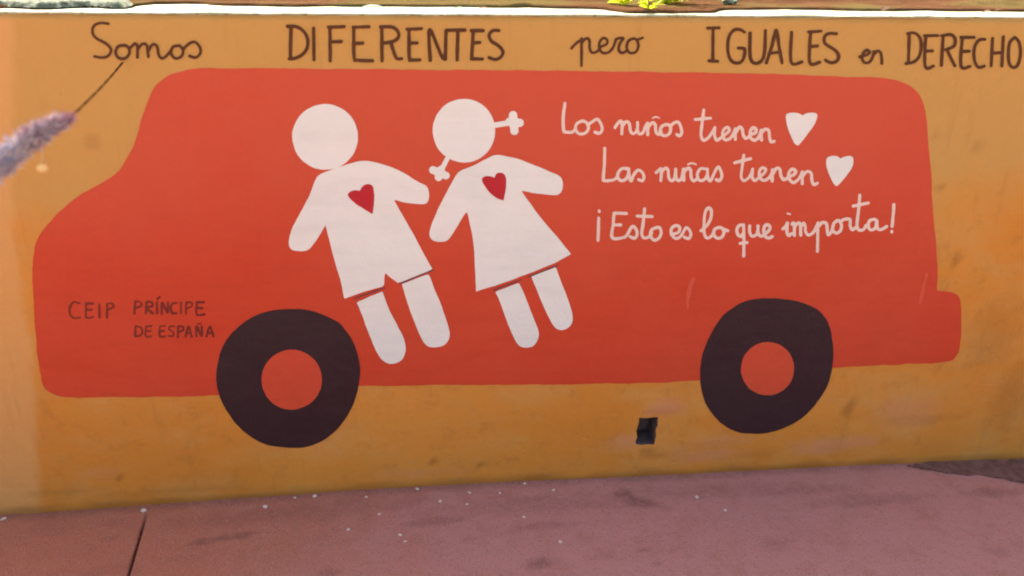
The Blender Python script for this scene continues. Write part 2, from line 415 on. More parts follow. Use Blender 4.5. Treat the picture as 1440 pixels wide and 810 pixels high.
# hole corners follow the slightly crooked opening
for (i, j, p) in ((ia, jb, hp[0]), (ib, jb, hp[1]), (ib, ja, hp[2]), (ia, ja, hp[3])): V[j * nx + i] = (p.x, V[j * nx + i][1], p.z)
for j in range(ja, jb + 1):
    for i in range(ia, ib + 1):
        if i in (ia, ib) or j in (ja, jb):
            q_ = V[j * nx + i]; V[j * nx + i] = (q_[0] + .007 * noise.noise(Vector((i * 1.3, j * 1.1, 5))) - .006 * (jb - j) / max(1, jb - ja), q_[1] + .002, q_[2] + .007 * noise.noise(Vector((i * 1.2, j * 1.7, 9))))
Fc = [(j * nx + i, j * nx + i + 1, (j + 1) * nx + i + 1, (j + 1) * nx + i) for j in range(nz - 1) for i in range(nx - 1)
      if not (ia <= i < ib and ja <= j < jb)]
nb = len(V); T = .30; z0, z1 = float(zs[0]), float(zs[-1])
V += [(xs[0], T, z0), (xs[-1], T, z0), (xs[-1], T, z1), (xs[0], T, z1)]
for k in A: A[k] += [0] * 4
Fc += [(nb + 1, nb, nb + 3, nb + 2)]
Fc += [[(nz - 1) * nx + i for i in range(nx)] + [nb + 2, nb + 3]]
Fc += [[j * nx for j in range(nz)] + [nb + 3, nb], [j * nx + nx - 1 for j in range(nz - 1, -1, -1)] + [nb + 1, nb + 2]]
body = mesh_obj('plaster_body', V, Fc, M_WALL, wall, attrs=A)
# drain hole: a rough box sunk into the wall behind the opening
V = []; Fc = []
ring = [(i, ja) for i in range(ia, ib + 1)] + [(ib, j) for j in range(ja + 1, jb + 1)] + [(i, jb) for i in range(ib - 1, ia - 1, -1)] + [(ia, j) for j in range(jb - 1, ja, -1)]
bv = body.data.vertices
deep = [0, .02, .05, .085]
for d in deep:
    for (i, j) in ring:
        p = bv[j * nx + i].co; k = .0025 if d else 0
        V.append((p.x + k * noise.noise(Vector((i * 3.1, j * 2.7, d * 60))), p.y + d, p.z + k * noise.noise(Vector((i * 1.7, j * 3.3, d * 90)))))
m = len(ring)
for a in range(len(deep) - 1):
    for b in range(m): Fc.append((a * m + b, a * m + (b + 1) % m, (a + 1) * m + (b + 1) % m, (a + 1) * m + b))
Fc.append([(len(deep) - 1) * m + b for b in range(m)])
mesh_obj('drain_hole', V, Fc, M_HOLE, wall, shade=False)
# whitewashed mortar cap, thin, with a rounded uneven lip
prof = [(.006, -.001), (-.001, .0005), (-.003, .004), (.0005, .0078), (.008, .0095), (.03, .010), (.08, .0105), (.15, .010), (.22, .0105), (.30, .010), (.30, -.001)]
cx = lines(X_END, 7.5, -1.9, 2.4, .014); V = []; Fc = []
for x in cx:
    e = .0035 * noise.noise(Vector((x * 14, 5, 0))) + .004 * noise.noise(Vector((x * 3, 8, 0)))
    for k, (y, z) in enumerate(prof):
        f_ = 1 if k < 5 else 0
        V.append((x, y + e * f_ - relief(x, WALL_H) * (k < 6), WALL_H + z * .62 + (.0022 * noise.noise(Vector((x * 9, y * 20, 2))) if 1 < k < 10 else 0) + (.002 * noise.noise(Vector((x * 20, 1, 7))) if k in (0, 1) else 0)))
q = len(prof)
Fc = [(i * q + k, (i + 1) * q + k, (i + 1) * q + k + 1, i * q + k + 1) for i in range(len(cx) - 1) for k in range(q - 1)]
mesh_obj('wall_cap', V, Fc, M_CAP, wall)

# ---- mural: the red bus
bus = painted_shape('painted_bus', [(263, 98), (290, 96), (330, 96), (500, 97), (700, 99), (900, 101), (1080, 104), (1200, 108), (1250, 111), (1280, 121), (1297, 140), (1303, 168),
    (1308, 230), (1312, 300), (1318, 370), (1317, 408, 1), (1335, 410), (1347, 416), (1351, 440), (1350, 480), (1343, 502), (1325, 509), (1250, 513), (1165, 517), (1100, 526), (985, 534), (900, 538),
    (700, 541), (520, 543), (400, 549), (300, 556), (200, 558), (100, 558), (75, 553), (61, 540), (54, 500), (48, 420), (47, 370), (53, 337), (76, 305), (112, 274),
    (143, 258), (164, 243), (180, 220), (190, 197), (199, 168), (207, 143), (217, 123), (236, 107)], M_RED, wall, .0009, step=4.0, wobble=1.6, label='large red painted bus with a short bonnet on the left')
def tyre(org, sc, pts, hub, name_label):
    o = painted_shape('painted_tyre', scaled(pts, org, sc), M_BLACK, bus, .0018, step=2.5, holes=[hub], wobble=1.0, label=name_label)
    painted_shape('painted_hub', hub, M_HUB, bus, .0015, step=2.5, wobble=.0)
def ell(cx_, cy_, rx, ry, k=14, ph=0): return [(cx_ + rx * math.cos(ph + 2 * math.pi * i / k), cy_ + ry * math.sin(ph + 2 * math.pi * i / k)) for i in range(k)]
tyre((260, 400), 3.24, [(400, 118), (500, 112), (600, 127), (700, 175), (765, 258), (795, 350), (795, 440), (770, 540), (710, 640), (640, 703), (560, 738), (470, 743),
    (360, 725), (265, 665), (188, 570), (148, 470), (148, 370), (180, 270), (245, 190), (320, 143)], ell(410.3, 533.6, 42.5, 42), 'round black front tyre of the painted bus')
tyre((940, 380), 2.88, [(330, 120), (430, 112), (530, 128), (610, 163), (653, 230), (665, 320), (658, 410), (630, 490), (570, 570), (500, 622), (400, 657), (290, 655),
    (210, 615), (150, 540), (128, 450), (130, 370), (155, 290), (200, 205), (262, 150)], ell(1078.9, 517.8, 37.5, 37.5), 'slanted oval black rear tyre of the painted bus')
# faint dry-brush scuffs over the rear of the bus
M_SCUFF = paint('light_red_scuff_paint', (.66, .10, .05), (.64, .08, .04), None, .5)
painted_strokes('paint_scuff', [[(1303, 385), (1298, 405), (1293, 425)]], 5, M_SCUFF, bus, .0014, vary=3.5)
painted_strokes('paint_scuff', [[(975, 392), (968, 410), (966, 432)]], 5, M_SCUFF, bus, .0014, vary=3.5)

# ---- mural: boy
B5, B7, B6 = ((380, 120), 3.375), ((450, 340), 3.789), ((580, 120), 3.375)
def figure(name, label, body_pts, head, heart, legs, hems, extra=None):
    b = painted_shape(name, body_pts, M_WHITE, wall, .0018, step=2.5, wobble=.8, label=label)
    painted_shape('painted_head', head, M_WHITE, b, .0018, step=2.5, wobble=.8)
    painted_shape('painted_heart', heart, M_HEART, b, .0026, step=1.4, wobble=.7, label='small crimson heart tilted on the chest')
    for l in legs: painted_shape('painted_leg', l, M_WHITE, b, .0018, step=2.5, wobble=.8)
    for h in hems: painted_strokes('hem_line', [h], 1.7, M_LINE, b, .0026, vary=.3)
    if extra: extra(b)
    return b
boy_body = scaled([(240, 420), (330, 388), (400, 366), (460, 360), (540, 376), (620, 408), (700, 455), (742, 478), (754, 520), (742, 558), (700, 562), (640, 556), (585, 540, 1)], *B5) \
    + [(575, 318), (590, 345), (608, 378, 1), (584, 389), (560, 397, 1), (549, 390), (541.5, 383, 1), (540, 402, 1), (512, 410), (484, 420, 1), (479, 395), (468, 358)] \
    + scaled([(262, 658, 1), (240, 702), (205, 755), (175, 782), (125, 785), (95, 772), (90, 735), (105, 680), (140, 610), (180, 535), (212, 455)], *B5)
figure('painted_boy', 'white painted figure of a boy in shorts with a red heart', boy_body, ell(457.2, 192.5, 46.3, 46.3),
    scaled([(368, 525), (378, 505), (405, 497), (425, 500, 1), (438, 478), (462, 468), (485, 475), (494, 510), (493, 560), (486, 612, 1), (450, 590), (405, 562)], *B5),
    [scaled([(195, 320, 1), (265, 290), (333, 264, 1), (365, 350), (410, 440), (448, 520), (455, 580), (432, 630), (380, 649), (335, 630), (300, 580), (260, 485), (225, 395)], *B7),
     scaled([(437, 224, 1), (510, 196), (578, 172, 1), (610, 250), (650, 350), (685, 450), (690, 510), (662, 550), (610, 563), (565, 550), (530, 490), (490, 390), (458, 295)], *B7)],
    [[(498, 419.5), (541, 404)], [(561, 398.5), (609, 379)]])
# ---- mural: girl
girl_body = scaled([(230, 405), (290, 380), (345, 352), (390, 333), (440, 335), (500, 350), (570, 375), (640, 405), (695, 428), (713, 455), (710, 498), (688, 521), (640, 519), (580, 511), (515, 498, 1)], *B6) \
    + [(757, 302), (781, 330), (803, 357, 1), (770, 374), (720, 393), (669, 410, 1), (668, 375), (665, 335)] \
    + scaled([(258, 597, 1), (240, 622), (205, 680), (172, 730), (140, 742), (98, 735), (80, 708), (90, 660), (120, 590), (162, 508), (205, 430)], *B6)
def bows(b):
    painted_strokes('painted_pigtail', [{'p': [(385, 190), (455, 180)], 'w': 7.5}, {'p': [(478, 142), (484, 216)], 'w': 12}, {'p': [(462, 174), (508, 178)], 'w': 12}], 9, M_WHITE, b, .0019, org=B6[0], sc=B6[1], step=1.5)
    painted_strokes('painted_pigtail', [{'p': [(172, 335), (135, 408)], 'w': 7}, {'p': [(98, 402), (158, 428)], 'w': 11}, {'p': [(136, 400), (124, 436)], 'w': 11}], 9, M_WHITE, b, .0019, org=B6[0], sc=B6[1], step=1.5)
figure('painted_girl', 'white painted figure of a girl in a skirt with pigtails and a red heart', girl_body, ell(652.4, 183.8, 44.2, 44.8),
    scaled([(331, 450), (345, 432), (375, 432), (390, 440, 1), (398, 418), (425, 414), (443, 435), (443, 490), (432, 546, 1), (400, 535), (360, 500)], *B6),
    [scaled([(935, 265, 1), (1000, 240), (1060, 217, 1), (1092, 290), (1130, 390), (1163, 470), (1160, 520), (1132, 555), (1090, 562), (1055, 545), (1020, 480), (982, 385), (955, 312)], *B7),
     scaled([(1125, 182, 1), (1190, 158), (1255, 134, 1), (1292, 230), (1330, 330), (1345, 410), (1330, 450), (1290, 470), (1250, 455), (1212, 390), (1172, 300), (1146, 232)], *B7)],
    [[(694, 407.5), (733, 393)], [(743, 389), (784, 373)]], bows)

# ---- lettering
def words(org, sc, w, mat, items, vary=.5, proud=.0017):
    for word, st_ in items:
        painted_strokes('lettering', st_, w, mat, wall, proud, org=org, sc=sc, vary=vary,
                        label='hand-painted writing that reads "%s"' % word)
words((0, 0), 3, 4.2, M_BROWN, [('Somos', [
    [(458, 100), (425, 97), (398, 108), (390, 135), (405, 160), (445, 182), (468, 207), (460, 232), (435, 243), (398, 238)],
    [(530, 192), (500, 195), (488, 222), (502, 245), (530, 245), (547, 222), (540, 198), (524, 190)], [(546, 205), (562, 190)],
    [(568, 184), (580, 192), (580, 242)], [(581, 210), (600, 186), (620, 192), (626, 240)], [(627, 212), (645, 187), (663, 196), (670, 232), (684, 246), (702, 236), (722, 212)],
    [(757, 192), (730, 198), (722, 225), (740, 246), (765, 238), (773, 212), (760, 193)], [(772, 208), (798, 184), (822, 177), (843, 198), (845, 225), (826, 243), (800, 236)]])])
words((360, 0), 3.6, 5.0, M_BROWN, [('DIFERENTES', [
    [(178, 138), (175, 220), (175, 297)], [(160, 133), (205, 135), (243, 160), (262, 200), (258, 245), (235, 275), (200, 294), (168, 298)],
    [(292, 143), (294, 302)], [(375, 138), (376, 308)], [(368, 138), (445, 135)], [(378, 212), (432, 210)],
    [(495, 138), (497, 290), (515, 304), (590, 308)], [(492, 138), (572, 135)], [(500, 220), (540, 218)],
    [(637, 138), (638, 308)], [(630, 136), (688, 137), (717, 157), (722, 185), (700, 207), (655, 217)], [(683, 215), (698, 262), (712, 295), (737, 297)],
    [(775, 148), (776, 290), (788, 303), (830, 303)], [(765, 148), (838, 145)], [(780, 218), (815, 217)],
    [(882, 305), (880, 150), (950, 297), (962, 155)], [(962, 157), (958, 300)],
    [(965, 153), (1058, 152)], [(1022, 155), (1018, 303)], [(1100, 155), (1092, 298)], [(1090, 155), (1150, 155)], [(1098, 217), (1132, 215)], [(1090, 298), (1146, 299)],
    [(1230, 155), (1200, 155), (1180, 178), (1192, 208), (1228, 232), (1250, 262), (1238, 290), (1210, 301), (1180, 292)]])])
words((740, 0), 4, 4.0, M_BROWN, [('pero', [
    [(255, 272), (282, 243), (312, 222)], [(312, 215), (311, 370)], [(314, 240), (335, 217), (355, 225), (358, 275), (372, 297), (398, 290), (415, 270)],
    [(415, 264), (452, 248), (455, 224), (432, 214), (412, 240), (412, 275), (430, 297), (460, 295), (485, 272), (500, 238), (505, 222), (530, 214), (546, 217), (526, 245), (520, 282), (538, 298), (566, 285)],
    [(605, 216), (575, 230), (565, 268), (583, 297), (615, 292), (631, 260), (622, 225), (600, 216)], [(622, 225), (655, 212)]])])
words((740, 0), 4, 4.7, M_BROWN, [('IGUALES', [
    [(1050, 160), (1048, 345)], [(1020, 158), (1083, 156)], [(1027, 342), (1076, 345)],
    [(1225, 180), (1200, 166), (1165, 170), (1140, 205), (1132, 262), (1140, 320), (1165, 350), (1200, 352), (1222, 325), (1226, 275), (1192, 270)],
    [(1258, 185), (1257, 300), (1268, 345), (1295, 356), (1324, 338), (1340, 290), (1344, 172)],
    [(1350, 352), (1380, 262), (1405, 170), (1422, 262), (1438, 353)], [(1365, 300), (1430, 292)],
    [(1492, 182), (1490, 350), (1550, 348)], [(1600, 178), (1595, 350), (1650, 350)], [(1588, 180), (1658, 175)], [(1600, 262), (1638, 258)],
    [(1744, 190), (1705, 188), (1680, 205), (1678, 240), (1705, 262), (1740, 285), (1758, 315), (1745, 345), (1710, 352), (1684, 338)]])])
words((1080, 0), 4, 4.0, M_BROWN, [('en', [
    [(515, 320), (552, 310), (572, 295), (557, 281), (537, 296), (530, 330), (545, 353), (572, 348), (588, 322), (595, 290)], [(596, 305), (615, 287), (633, 295), (640, 330), (640, 357)]])])
words((1080, 0), 4, 4.5, M_BROWN, [('DERECHO', [
    [(795, 187), (790, 355)], [(785, 188), (825, 186), (855, 215), (862, 268), (850, 318), (820, 348), (775, 358)],
    [(887, 202), (884, 372), (930, 372)], [(880, 201), (955, 200)], [(886, 288), (925, 286)],
    [(985, 200), (975, 368)], [(975, 201), (1028, 195), (1052, 220), (1045, 258), (1000, 280)], [(1008, 285), (1030, 330), (1050, 370)],
    [(1092, 210), (1085, 371), (1135, 373)], [(1085, 210), (1158, 210)], [(1090, 290), (1130, 288)],
    [(1218, 221), (1187, 225), (1163, 258), (1157, 310), (1165, 355), (1185, 379), (1215, 371)],
    [(1262, 215), (1254, 370)], [(1322, 207), (1314, 371)], [(1258, 300), (1318, 295)],
    [(1385, 210), (1358, 240), (1350, 300), (1356, 358), (1380, 380), (1405, 360), (1418, 300), (1411, 240), (1388, 211)]])])
WL = 4.3
words((770, 130), 6, WL, M_LETTER, [('Los', [
    [(147, 92), (132, 210), (135, 318), (150, 333), (212, 332), (238, 300)], [(295, 240), (250, 260), (235, 305), (262, 345), (312, 345), (342, 310), (338, 262), (300, 240)],
    [(338, 272), (385, 242), (418, 224), (448, 262), (460, 310), (440, 344), (400, 335)]]),
    ('niños', [[(568, 295), (598, 252), (626, 246), (625, 350)], [(628, 285), (660, 246), (688, 260), (697, 320), (715, 346), (742, 335), (756, 300), (757, 252)],
    [(757, 255), (758, 320), (775, 350), (805, 335), (822, 290), (845, 258), (843, 355)], [(847, 295), (880, 254), (905, 268), (912, 330), (935, 352), (958, 330)],
    [(1000, 268), (962, 285), (947, 335), (975, 362), (1015, 355), (1036, 318), (1030, 278), (1000, 267)], [(1035, 282), (1065, 256), (1100, 248), (1122, 290), (1130, 338), (1112, 365), (1090, 354)],
    {'p': [(885, 216), (910, 204), (940, 214)], 'w': 2.2}]),
    ('Las', [[(482, 470), (478, 600), (470, 722), (480, 743), (558, 736), (590, 705)], [(678, 645), (630, 640), (598, 672), (590, 712), (615, 742), (655, 733), (680, 692), (683, 645)], [(683, 645), (688, 715), (705, 745), (722, 700), (760, 655), (795, 670), (812, 710), (800, 744), (768, 735)]]),
    ('niñas', [[(915, 675), (945, 648), (960, 650), (954, 742)], [(958, 675), (990, 638), (1014, 652), (1022, 718), (1045, 745), (1070, 722), (1080, 645)], [(1080, 645), (1082, 712), (1102, 745), (1130, 720), (1146, 645), (1148, 740)],
    [(1150, 672), (1182, 637), (1205, 652), (1210, 714), (1230, 745), (1258, 728)], {'p': [(1183, 606), (1215, 595), (1252, 606)], 'w': 2.4},
    [(1338, 645), (1290, 642), (1262, 690), (1280, 740), (1322, 732), (1345, 690), (1346, 645)], [(1346, 648), (1352, 722), (1372, 745), (1395, 700), (1420, 648), (1442, 628), (1462, 668), (1468, 708), (1450, 742), (1422, 735)]])])
words((970, 130), 5.0625, WL, M_LETTER, [
    ('tienen', [[(97, 122), (85, 220), (78, 300), (92, 338), (125, 325), (155, 285), (176, 248)], [(35, 192), (145, 182)], [(176, 248), (174, 300), (188, 338), (218, 322), (258, 290), (280, 265), (266, 246), (240, 262), (230, 302), (250, 336), (285, 325), (312, 285), (320, 258)],
     [(320, 258), (322, 332)], [(325, 285), (350, 245), (370, 258), (378, 300), (395, 326), (420, 312)], [(430, 300), (465, 285), (470, 262), (447, 250), (428, 278), (430, 320), (455, 340), (483, 325), (500, 290), (505, 268)], [(505, 268), (510, 338)], [(510, 288), (532, 262), (560, 270), (566, 318), (578, 352), (600, 346)]]),
    ('tienen', [[(383, 445), (370, 540), (365, 600), (382, 627), (415, 610), (438, 575), (446, 545)], [(318, 500), (432, 470)], [(446, 545), (443, 600), (460, 627), (488, 608), (530, 572), (540, 547), (515, 535), (495, 560), (497, 603), (525, 626), (560, 610), (582, 575), (587, 550)],
     [(587, 550), (586, 630)], [(590, 580), (616, 540), (640, 545), (648, 590), (665, 620), (690, 612)], [(700, 600), (740, 585), (755, 562), (730, 545), (705, 570), (705, 610), (735, 641), (770, 620), (790, 590), (800, 565)], [(800, 565), (800, 648)], [(805, 592), (835, 562), (864, 575), (868, 620), (882, 655), (908, 645)]])])
for pts in ([(682, 165), (695, 148), (730, 143), (775, 148), (803, 166, 1), (825, 150), (870, 144), (903, 152), (905, 180), (885, 230), (840, 290), (800, 345), (772, 380, 1), (745, 365), (722, 315), (698, 255), (685, 205)],
            [(972, 480), (985, 460), (1020, 452), (1050, 456), (1072, 472, 1), (1100, 457), (1145, 452), (1164, 470), (1158, 525), (1120, 583), (1080, 635), (1045, 668, 1), (1022, 648), (998, 600), (975, 535)]):
    painted_shape('painted_white_heart', scaled(pts, (970, 130), 5.0625), M_WHITE, wall, .0018, step=1.6, wobble=.7)
words((820, 270), 6.26, WL, M_LETTER, [
    ('¡Esto', [{'p': [(140, 165), (142, 172)], 'w': 4.2}, [(137, 228), (134, 320), (130, 425)], [(272, 185), (263, 290), (256, 402), (350, 400), (385, 378), (430, 302), (462, 322), (475, 368), (455, 405), (412, 392)], [(272, 185), (380, 188)], [(268, 290), (330, 288)],
      [(540, 145), (526, 280), (515, 368), (535, 402), (580, 392), (602, 360)], [(475, 210), (605, 215)], [(652, 310), (603, 330), (592, 382), (622, 422), (665, 405), (686, 355), (672, 312), (645, 311)]]),
    ('es', [[(775, 370), (835, 355), (850, 312), (818, 293), (778, 318), (775, 368), (810, 406), (850, 395), (880, 352), (905, 313), (930, 328), (947, 370), (928, 408), (890, 396)]]),
    ('lo', [[(1035, 340), (1085, 295), (1122, 230), (1126, 160), (1100, 138), (1074, 175), (1063, 260), (1065, 360), (1085, 402), (1122, 392), (1150, 350)], [(1195, 310), (1155, 328), (1150, 375), (1180, 405), (1220, 395), (1238, 352), (1220, 315), (1190, 310)], [(1228, 322), (1272, 340)]])])
words((1040, 260), 6, WL, M_LETTER, [
    ('que', [[(20, 335), (-10, 345), (-25, 385), (-10, 425), (15, 430), (33, 400)], [(32, 335), (35, 470), (33, 597)], [(2, 492), (62, 486)], [(84, 345), (84, 398), (104, 432), (138, 420), (152, 378), (154, 345)], [(154, 345), (154, 400), (175, 432), (205, 420), (240, 390), (257, 358), (236, 334), (210, 348), (203, 395), (218, 438), (250, 446), (274, 434)]]),
    ('importa', [[(362, 370), (385, 350), (402, 318)], [(402, 318), (398, 395), (412, 428), (435, 410)], {'p': [(400, 240), (425, 246)], 'w': 2.4}, [(440, 330), (458, 322), (460, 425)], [(462, 355), (490, 320), (510, 332), (514, 422)], [(516, 350), (538, 320), (552, 345), (556, 395), (580, 422), (620, 400), (645, 355), (660, 322)],
      [(660, 320), (655, 560)], [(663, 350), (698, 316), (732, 326), (738, 375), (745, 420), (772, 400), (790, 345)], [(828, 300), (795, 322), (784, 375), (812, 406), (848, 388), (860, 340), (842, 303), (820, 300)],
      [(855, 310), (878, 292), (930, 290), (932, 345), (950, 378), (978, 360)], [(1013, 85), (1004, 200), (990, 338), (1008, 380), (1045, 376), (1066, 342)], [(958, 178), (1085, 152)],
      [(1142, 290), (1098, 300), (1085, 348), (1105, 380), (1145, 362), (1157, 300)], [(1157, 300), (1162, 365), (1192, 377), (1240, 350)]]),
    ('!', [[(1300, 165), (1292, 280), (1284, 350)], {'p': [(1283, 390), (1283, 396)], 'w': 4.4}])])
words((80, 410), 6, 2.9, M_MAROON, [
    ('CEIP', [[(195, 95), (145, 85), (113, 130), (115, 188), (150, 220), (200, 213)], [(252, 95), (250, 212), (310, 210)], [(252, 97), (310, 97)], [(250, 150), (300, 150)], [(362, 102), (362, 215)], [(427, 98), (425, 215)], [(427, 98), (468, 98), (480, 128), (428, 150)]]),
    ('PRÍNCIPE', [[(662, 80), (656, 185)], [(662, 80), (705, 85), (712, 118), (662, 138)], [(756, 85), (752, 182)], [(756, 85), (802, 88), (806, 120), (758, 135), (812, 182)], [(846, 88), (846, 182)], [(848, 62), (868, 46)],
      [(887, 185), (890, 90), (935, 180), (938, 88)], [(1012, 95), (975, 100), (962, 140), (975, 180), (1012, 180)], [(1048, 90), (1048, 183)], [(1092, 88), (1090, 186)], [(1092, 88), (1138, 92), (1140, 122), (1095, 138)], [(1182, 88), (1180, 190), (1245, 190)], [(1182, 88), (1245, 88)], [(1182, 138), (1230, 138)]]),
    ('DE', [[(666, 285), (663, 375)], [(664, 285), (708, 300), (724, 335), (703, 368), (663, 376)], [(755, 290), (752, 373), (798, 373)], [(755, 290), (800, 288)], [(755, 330), (790, 330)]]),
    ('ESPAÑA', [[(872, 288), (870, 375), (915, 375)], [(872, 288), (915, 288)], [(872, 330), (905, 330)], [(992, 292), (958, 290), (948, 315), (985, 342), (982, 370), (945, 372)], [(1024, 290), (1022, 380)], [(1024, 290), (1065, 294), (1064, 325), (1026, 340)],
      [(1088, 378), (1113, 292), (1138, 378)], [(1098, 348), (1130, 348)], [(1178, 375), (1180, 292), (1222, 372), (1224, 290)], {'p': [(1186, 270), (1216, 270)], 'w': 1.6}, [(1262, 378), (1292, 292), (1322, 378)], [(1272, 348), (1312, 348)]])], vary=.9)

# ---------------------------------------------------------------- terrace behind the wall
def tz(x, y): return WALL_H + .004 + .016 * smooth(.12, .6, y) + .012 * fbm(x * 6, y * 6, 1) + .006 * fbm(x * 25, y * 25, 2) + .10 * smooth(1, 12, y)
edge_px = [(-200, 9), (0, 10), (120, 9), (188, 9), (192, 4), (285, 4), (300, 6), (420, 8), (520, 8), (600, 8), (700, 9), (760, 9), (860, 12), (868, 17), (1005, 17), (1015, 13), (1100, 12), (1220, 14), (1330, 14), (1440, 15), (1600, 16)]  # soil comes forward under the weeds, partly in place of their shadow
ex = [on_level(a, b, WALL_H + .01).x for a, b in edge_px]; ey = [on_level(a, b, WALL_H + .01).y for a, b in edge_px]
tx = np.array([X_END + .004] + list(lines(-60, 60, -2.4, 2.8, .022)[lines(-60, 60, -2.4, 2.8, .022) > X_END + .02])); ty = [0, .006, .015, .03, .05] + list(np.arange(.075, .8, .022)) + [.85, 1, 1.3, 1.8, 2.6, 4, 7, 12, 25, 60]
V = []
for j, t in enumerate(ty):
    for x in tx:
        y0_ = float(np.interp(x, ex, ey)) + .012 * noise.noise(Vector((x * 16, 2, 2)))
        y0_ = max(.02, y0_) if abs(x) < 5 else .3
        y = y0_ + t * (1 if t < 1 else 1); z = tz(x, y)
        if j == 0: z = WALL_H + .006
        elif j == 1: z = WALL_H + .0125 + .002 * noise.noise(Vector((x * 30, y * 30, 1)))
        else: z = max(z, WALL_H + .014)
        if abs(x) > 5.4 and j == 0: z = WALL_H - .3
        V.append((x, y, z))
nx = len(tx)
Fc = [(j * nx + i, j * nx + i + 1, (j + 1) * nx + i + 1, (j + 1) * nx + i) for j in range(len(ty) - 1) for i in range(nx - 1)]
b0 = len(V); col0 = [V[j * nx] for j in range(len(ty))]          # earth face closing the left end of the terrace
V += [(c[0], c[1], -.05) for c in col0]; Fc += [(j * nx, (j + 1) * nx, b0 + j + 1, b0 + j) for j in range(len(ty) - 1)]
terrace = mesh_obj('terrace_soil', V, Fc, M_SOIL); tag(terrace, 'dry brown soil of the raised ground behind the wall', kind='structure')

def leaf_mesh(L_, w_, curl):
    V = []; Fc = []; k = 6
    for i in range(k + 1):
        t = i / k; ww = w_ * math.sin(math.pi * min(1, t * .92 + .06)) ** .8; z = curl * L_ * math.sin(t * 2.2)
        V += [(-ww, t * L_, z + .15 * ww), (0, t * L_, z - .05 * ww), (ww, t * L_, z + .15 * ww)]
    for i in range(k):
        a = i * 3; Fc += [(a, a + 1, a + 4, a + 3), (a + 1, a + 2, a + 5, a + 4)]
    return V, Fc
def sprig(x, y, label, nst=5, seed=1, size=1.0):
    rnd = random.Random(seed); r = empty('weed', (x, y, WALL_H + .012), label, 'plant')
    SV = []; SF = []; lv, lf = leaf_mesh(.030 * size, .008 * size, .18)
    lm = bpy.data.meshes.new('leaf'); lm.from_pydata(lv, [], lf); lm.materials.append(M_LEAF)
    for s in range(nst):
        az = rnd.uniform(-math.pi, math.pi); lean = rnd.uniform(.5, 1.45); h = rnd.uniform(.035, .085) * size
        tip = Vector((math.cos(az) * math.sin(lean), math.sin(az) * math.sin(lean), math.cos(lean))) * h
        b = len(SV)
        for t in (0, .5, 1):
            c_ = tip * t + Vector((0, 0, .006 * math.sin(t * 3)))
            for q_ in range(4):
                SV.append((c_.x + .0012 * (1.3 - t) * math.cos(q_ * 1.57), c_.y + .0012 * (1.3 - t) * math.sin(q_ * 1.57), c_.z))
        for k in range(2):
            for q_ in range(4): SF.append((b + k * 4 + q_, b + k * 4 + (q_ + 1) % 4, b + k * 4 + 4 + (q_ + 1) % 4, b + k * 4 + 4 + q_))
        for k in range(6):
            o = bpy.data.objects.new('leaf', lm); COL.objects.link(o); o.parent = r
            o.location = tip * (.12 + .88 * k / 5)
            o.rotation_euler = (rnd.uniform(-.2, .7), rnd.uniform(-.5, .5), az - 1.57 + rnd.uniform(-1.3, 1.3)); o.scale = [rnd.uniform(.7, 1.15)] * 3
    mesh_obj('stem', SV, SF, M_STEM, r)
    return r
def at_cap(px, py): return on_level(px, py, WALL_H + .012)
p = at_cap(938, 6); sprig(p.x, p.y + .01, 'bright yellow-green weed, the wider clump on the wall top above the word pero', 16, 3, 1.5)
p = at_cap(914, 14); sprig(p.x, p.y, 'low pale weed lying over the wall top between the two taller weeds', 6, 21, .75)
p = at_cap(876, 8); sprig(p.x, p.y, 'small yellow-green weed with pale stem, left of the larger clump on the wall top', 6, 8, 1.1)

def lump(name, c_, r_, squash, mat, label, cat, seed, group=None, parent=None):
    bm = bmesh.new(); bmesh.ops.create_icosphere(bm, subdivisions=2, radius=1)
    for v in bm.verts:
        k = 1 + .6 * noise.noise(v.co * 1.4 + Vector((seed * 3.7, 0, 0)))
        v.co = Vector((v.co.x * r_ * k * 1.15, v.co.y * r_ * k * .9, v.co.z * r_ * k * squash))
    zmin = min(v.co.z for v in bm.verts)
    for v in bm.verts: v.co.z -= zmin + r_ * squash * .12
    me = bpy.data.meshes.new(name); bm.to_mesh(me); bm.free(); me.materials.append(mat)
    o = bpy.data.objects.new(name, me); COL.objects.link(o); o.location = c_; o.rotation_euler.z = seed * 1.3
    if parent: o.parent = parent
    return tag(o, label, cat, group)
p = at_cap(1028, 8); lump('stone', (p.x, p.y + .015, WALL_H + .012), .024, .6, M_STONE, 'grey-green stone on the wall top just left of the word IGUALES', 'stone', 4)
# low grey-green cushion of moss along the back of the cap at the far left
def patch(name, pts, mat, label, kindname, amp, hgt, seed, zf, kind=None, cat=None):
    poly = [(p_.x, p_.y) for p_ in (on_level(a, b, WALL_H + .01) for a, b in pts)]; poly = outline(poly) if len(poly[0]) == 2 else poly
    poly = catmull([tuple(q_) for q_ in [(p_.x, p_.y) for p_ in (on_level(a, b, WALL_H + .01) for a, b in pts)]], True, .02)
    stp = .007; x0, y0, X, Y = grid(poly[:, 0], poly[:, 1], .01, stp)
    Dd = seg_dist(X, Y, poly, True) * np.where(inside(X, Y, poly), -1, 1) + .010 * wob(X * 1000, Y * 1000, 14)
    dep = {}
    def pl(x, y):
        i = int(round((x - x0) / stp)); j = int(round((y - y0) / stp)); i = min(max(i, 0), Dd.shape[1] - 1); j = min(max(j, 0), Dd.shape[0] - 1)
        e = min(1, max(0, -Dd[j, i] / .012))
        return (x, y, zf(x, y) + hgt * e + amp * e * noise.noise(Vector((x * 70, y * 70, seed))))
    o = march(Dd, x0, y0, stp, pl, name, mat, None); return tag(o, label, cat, None, kind)
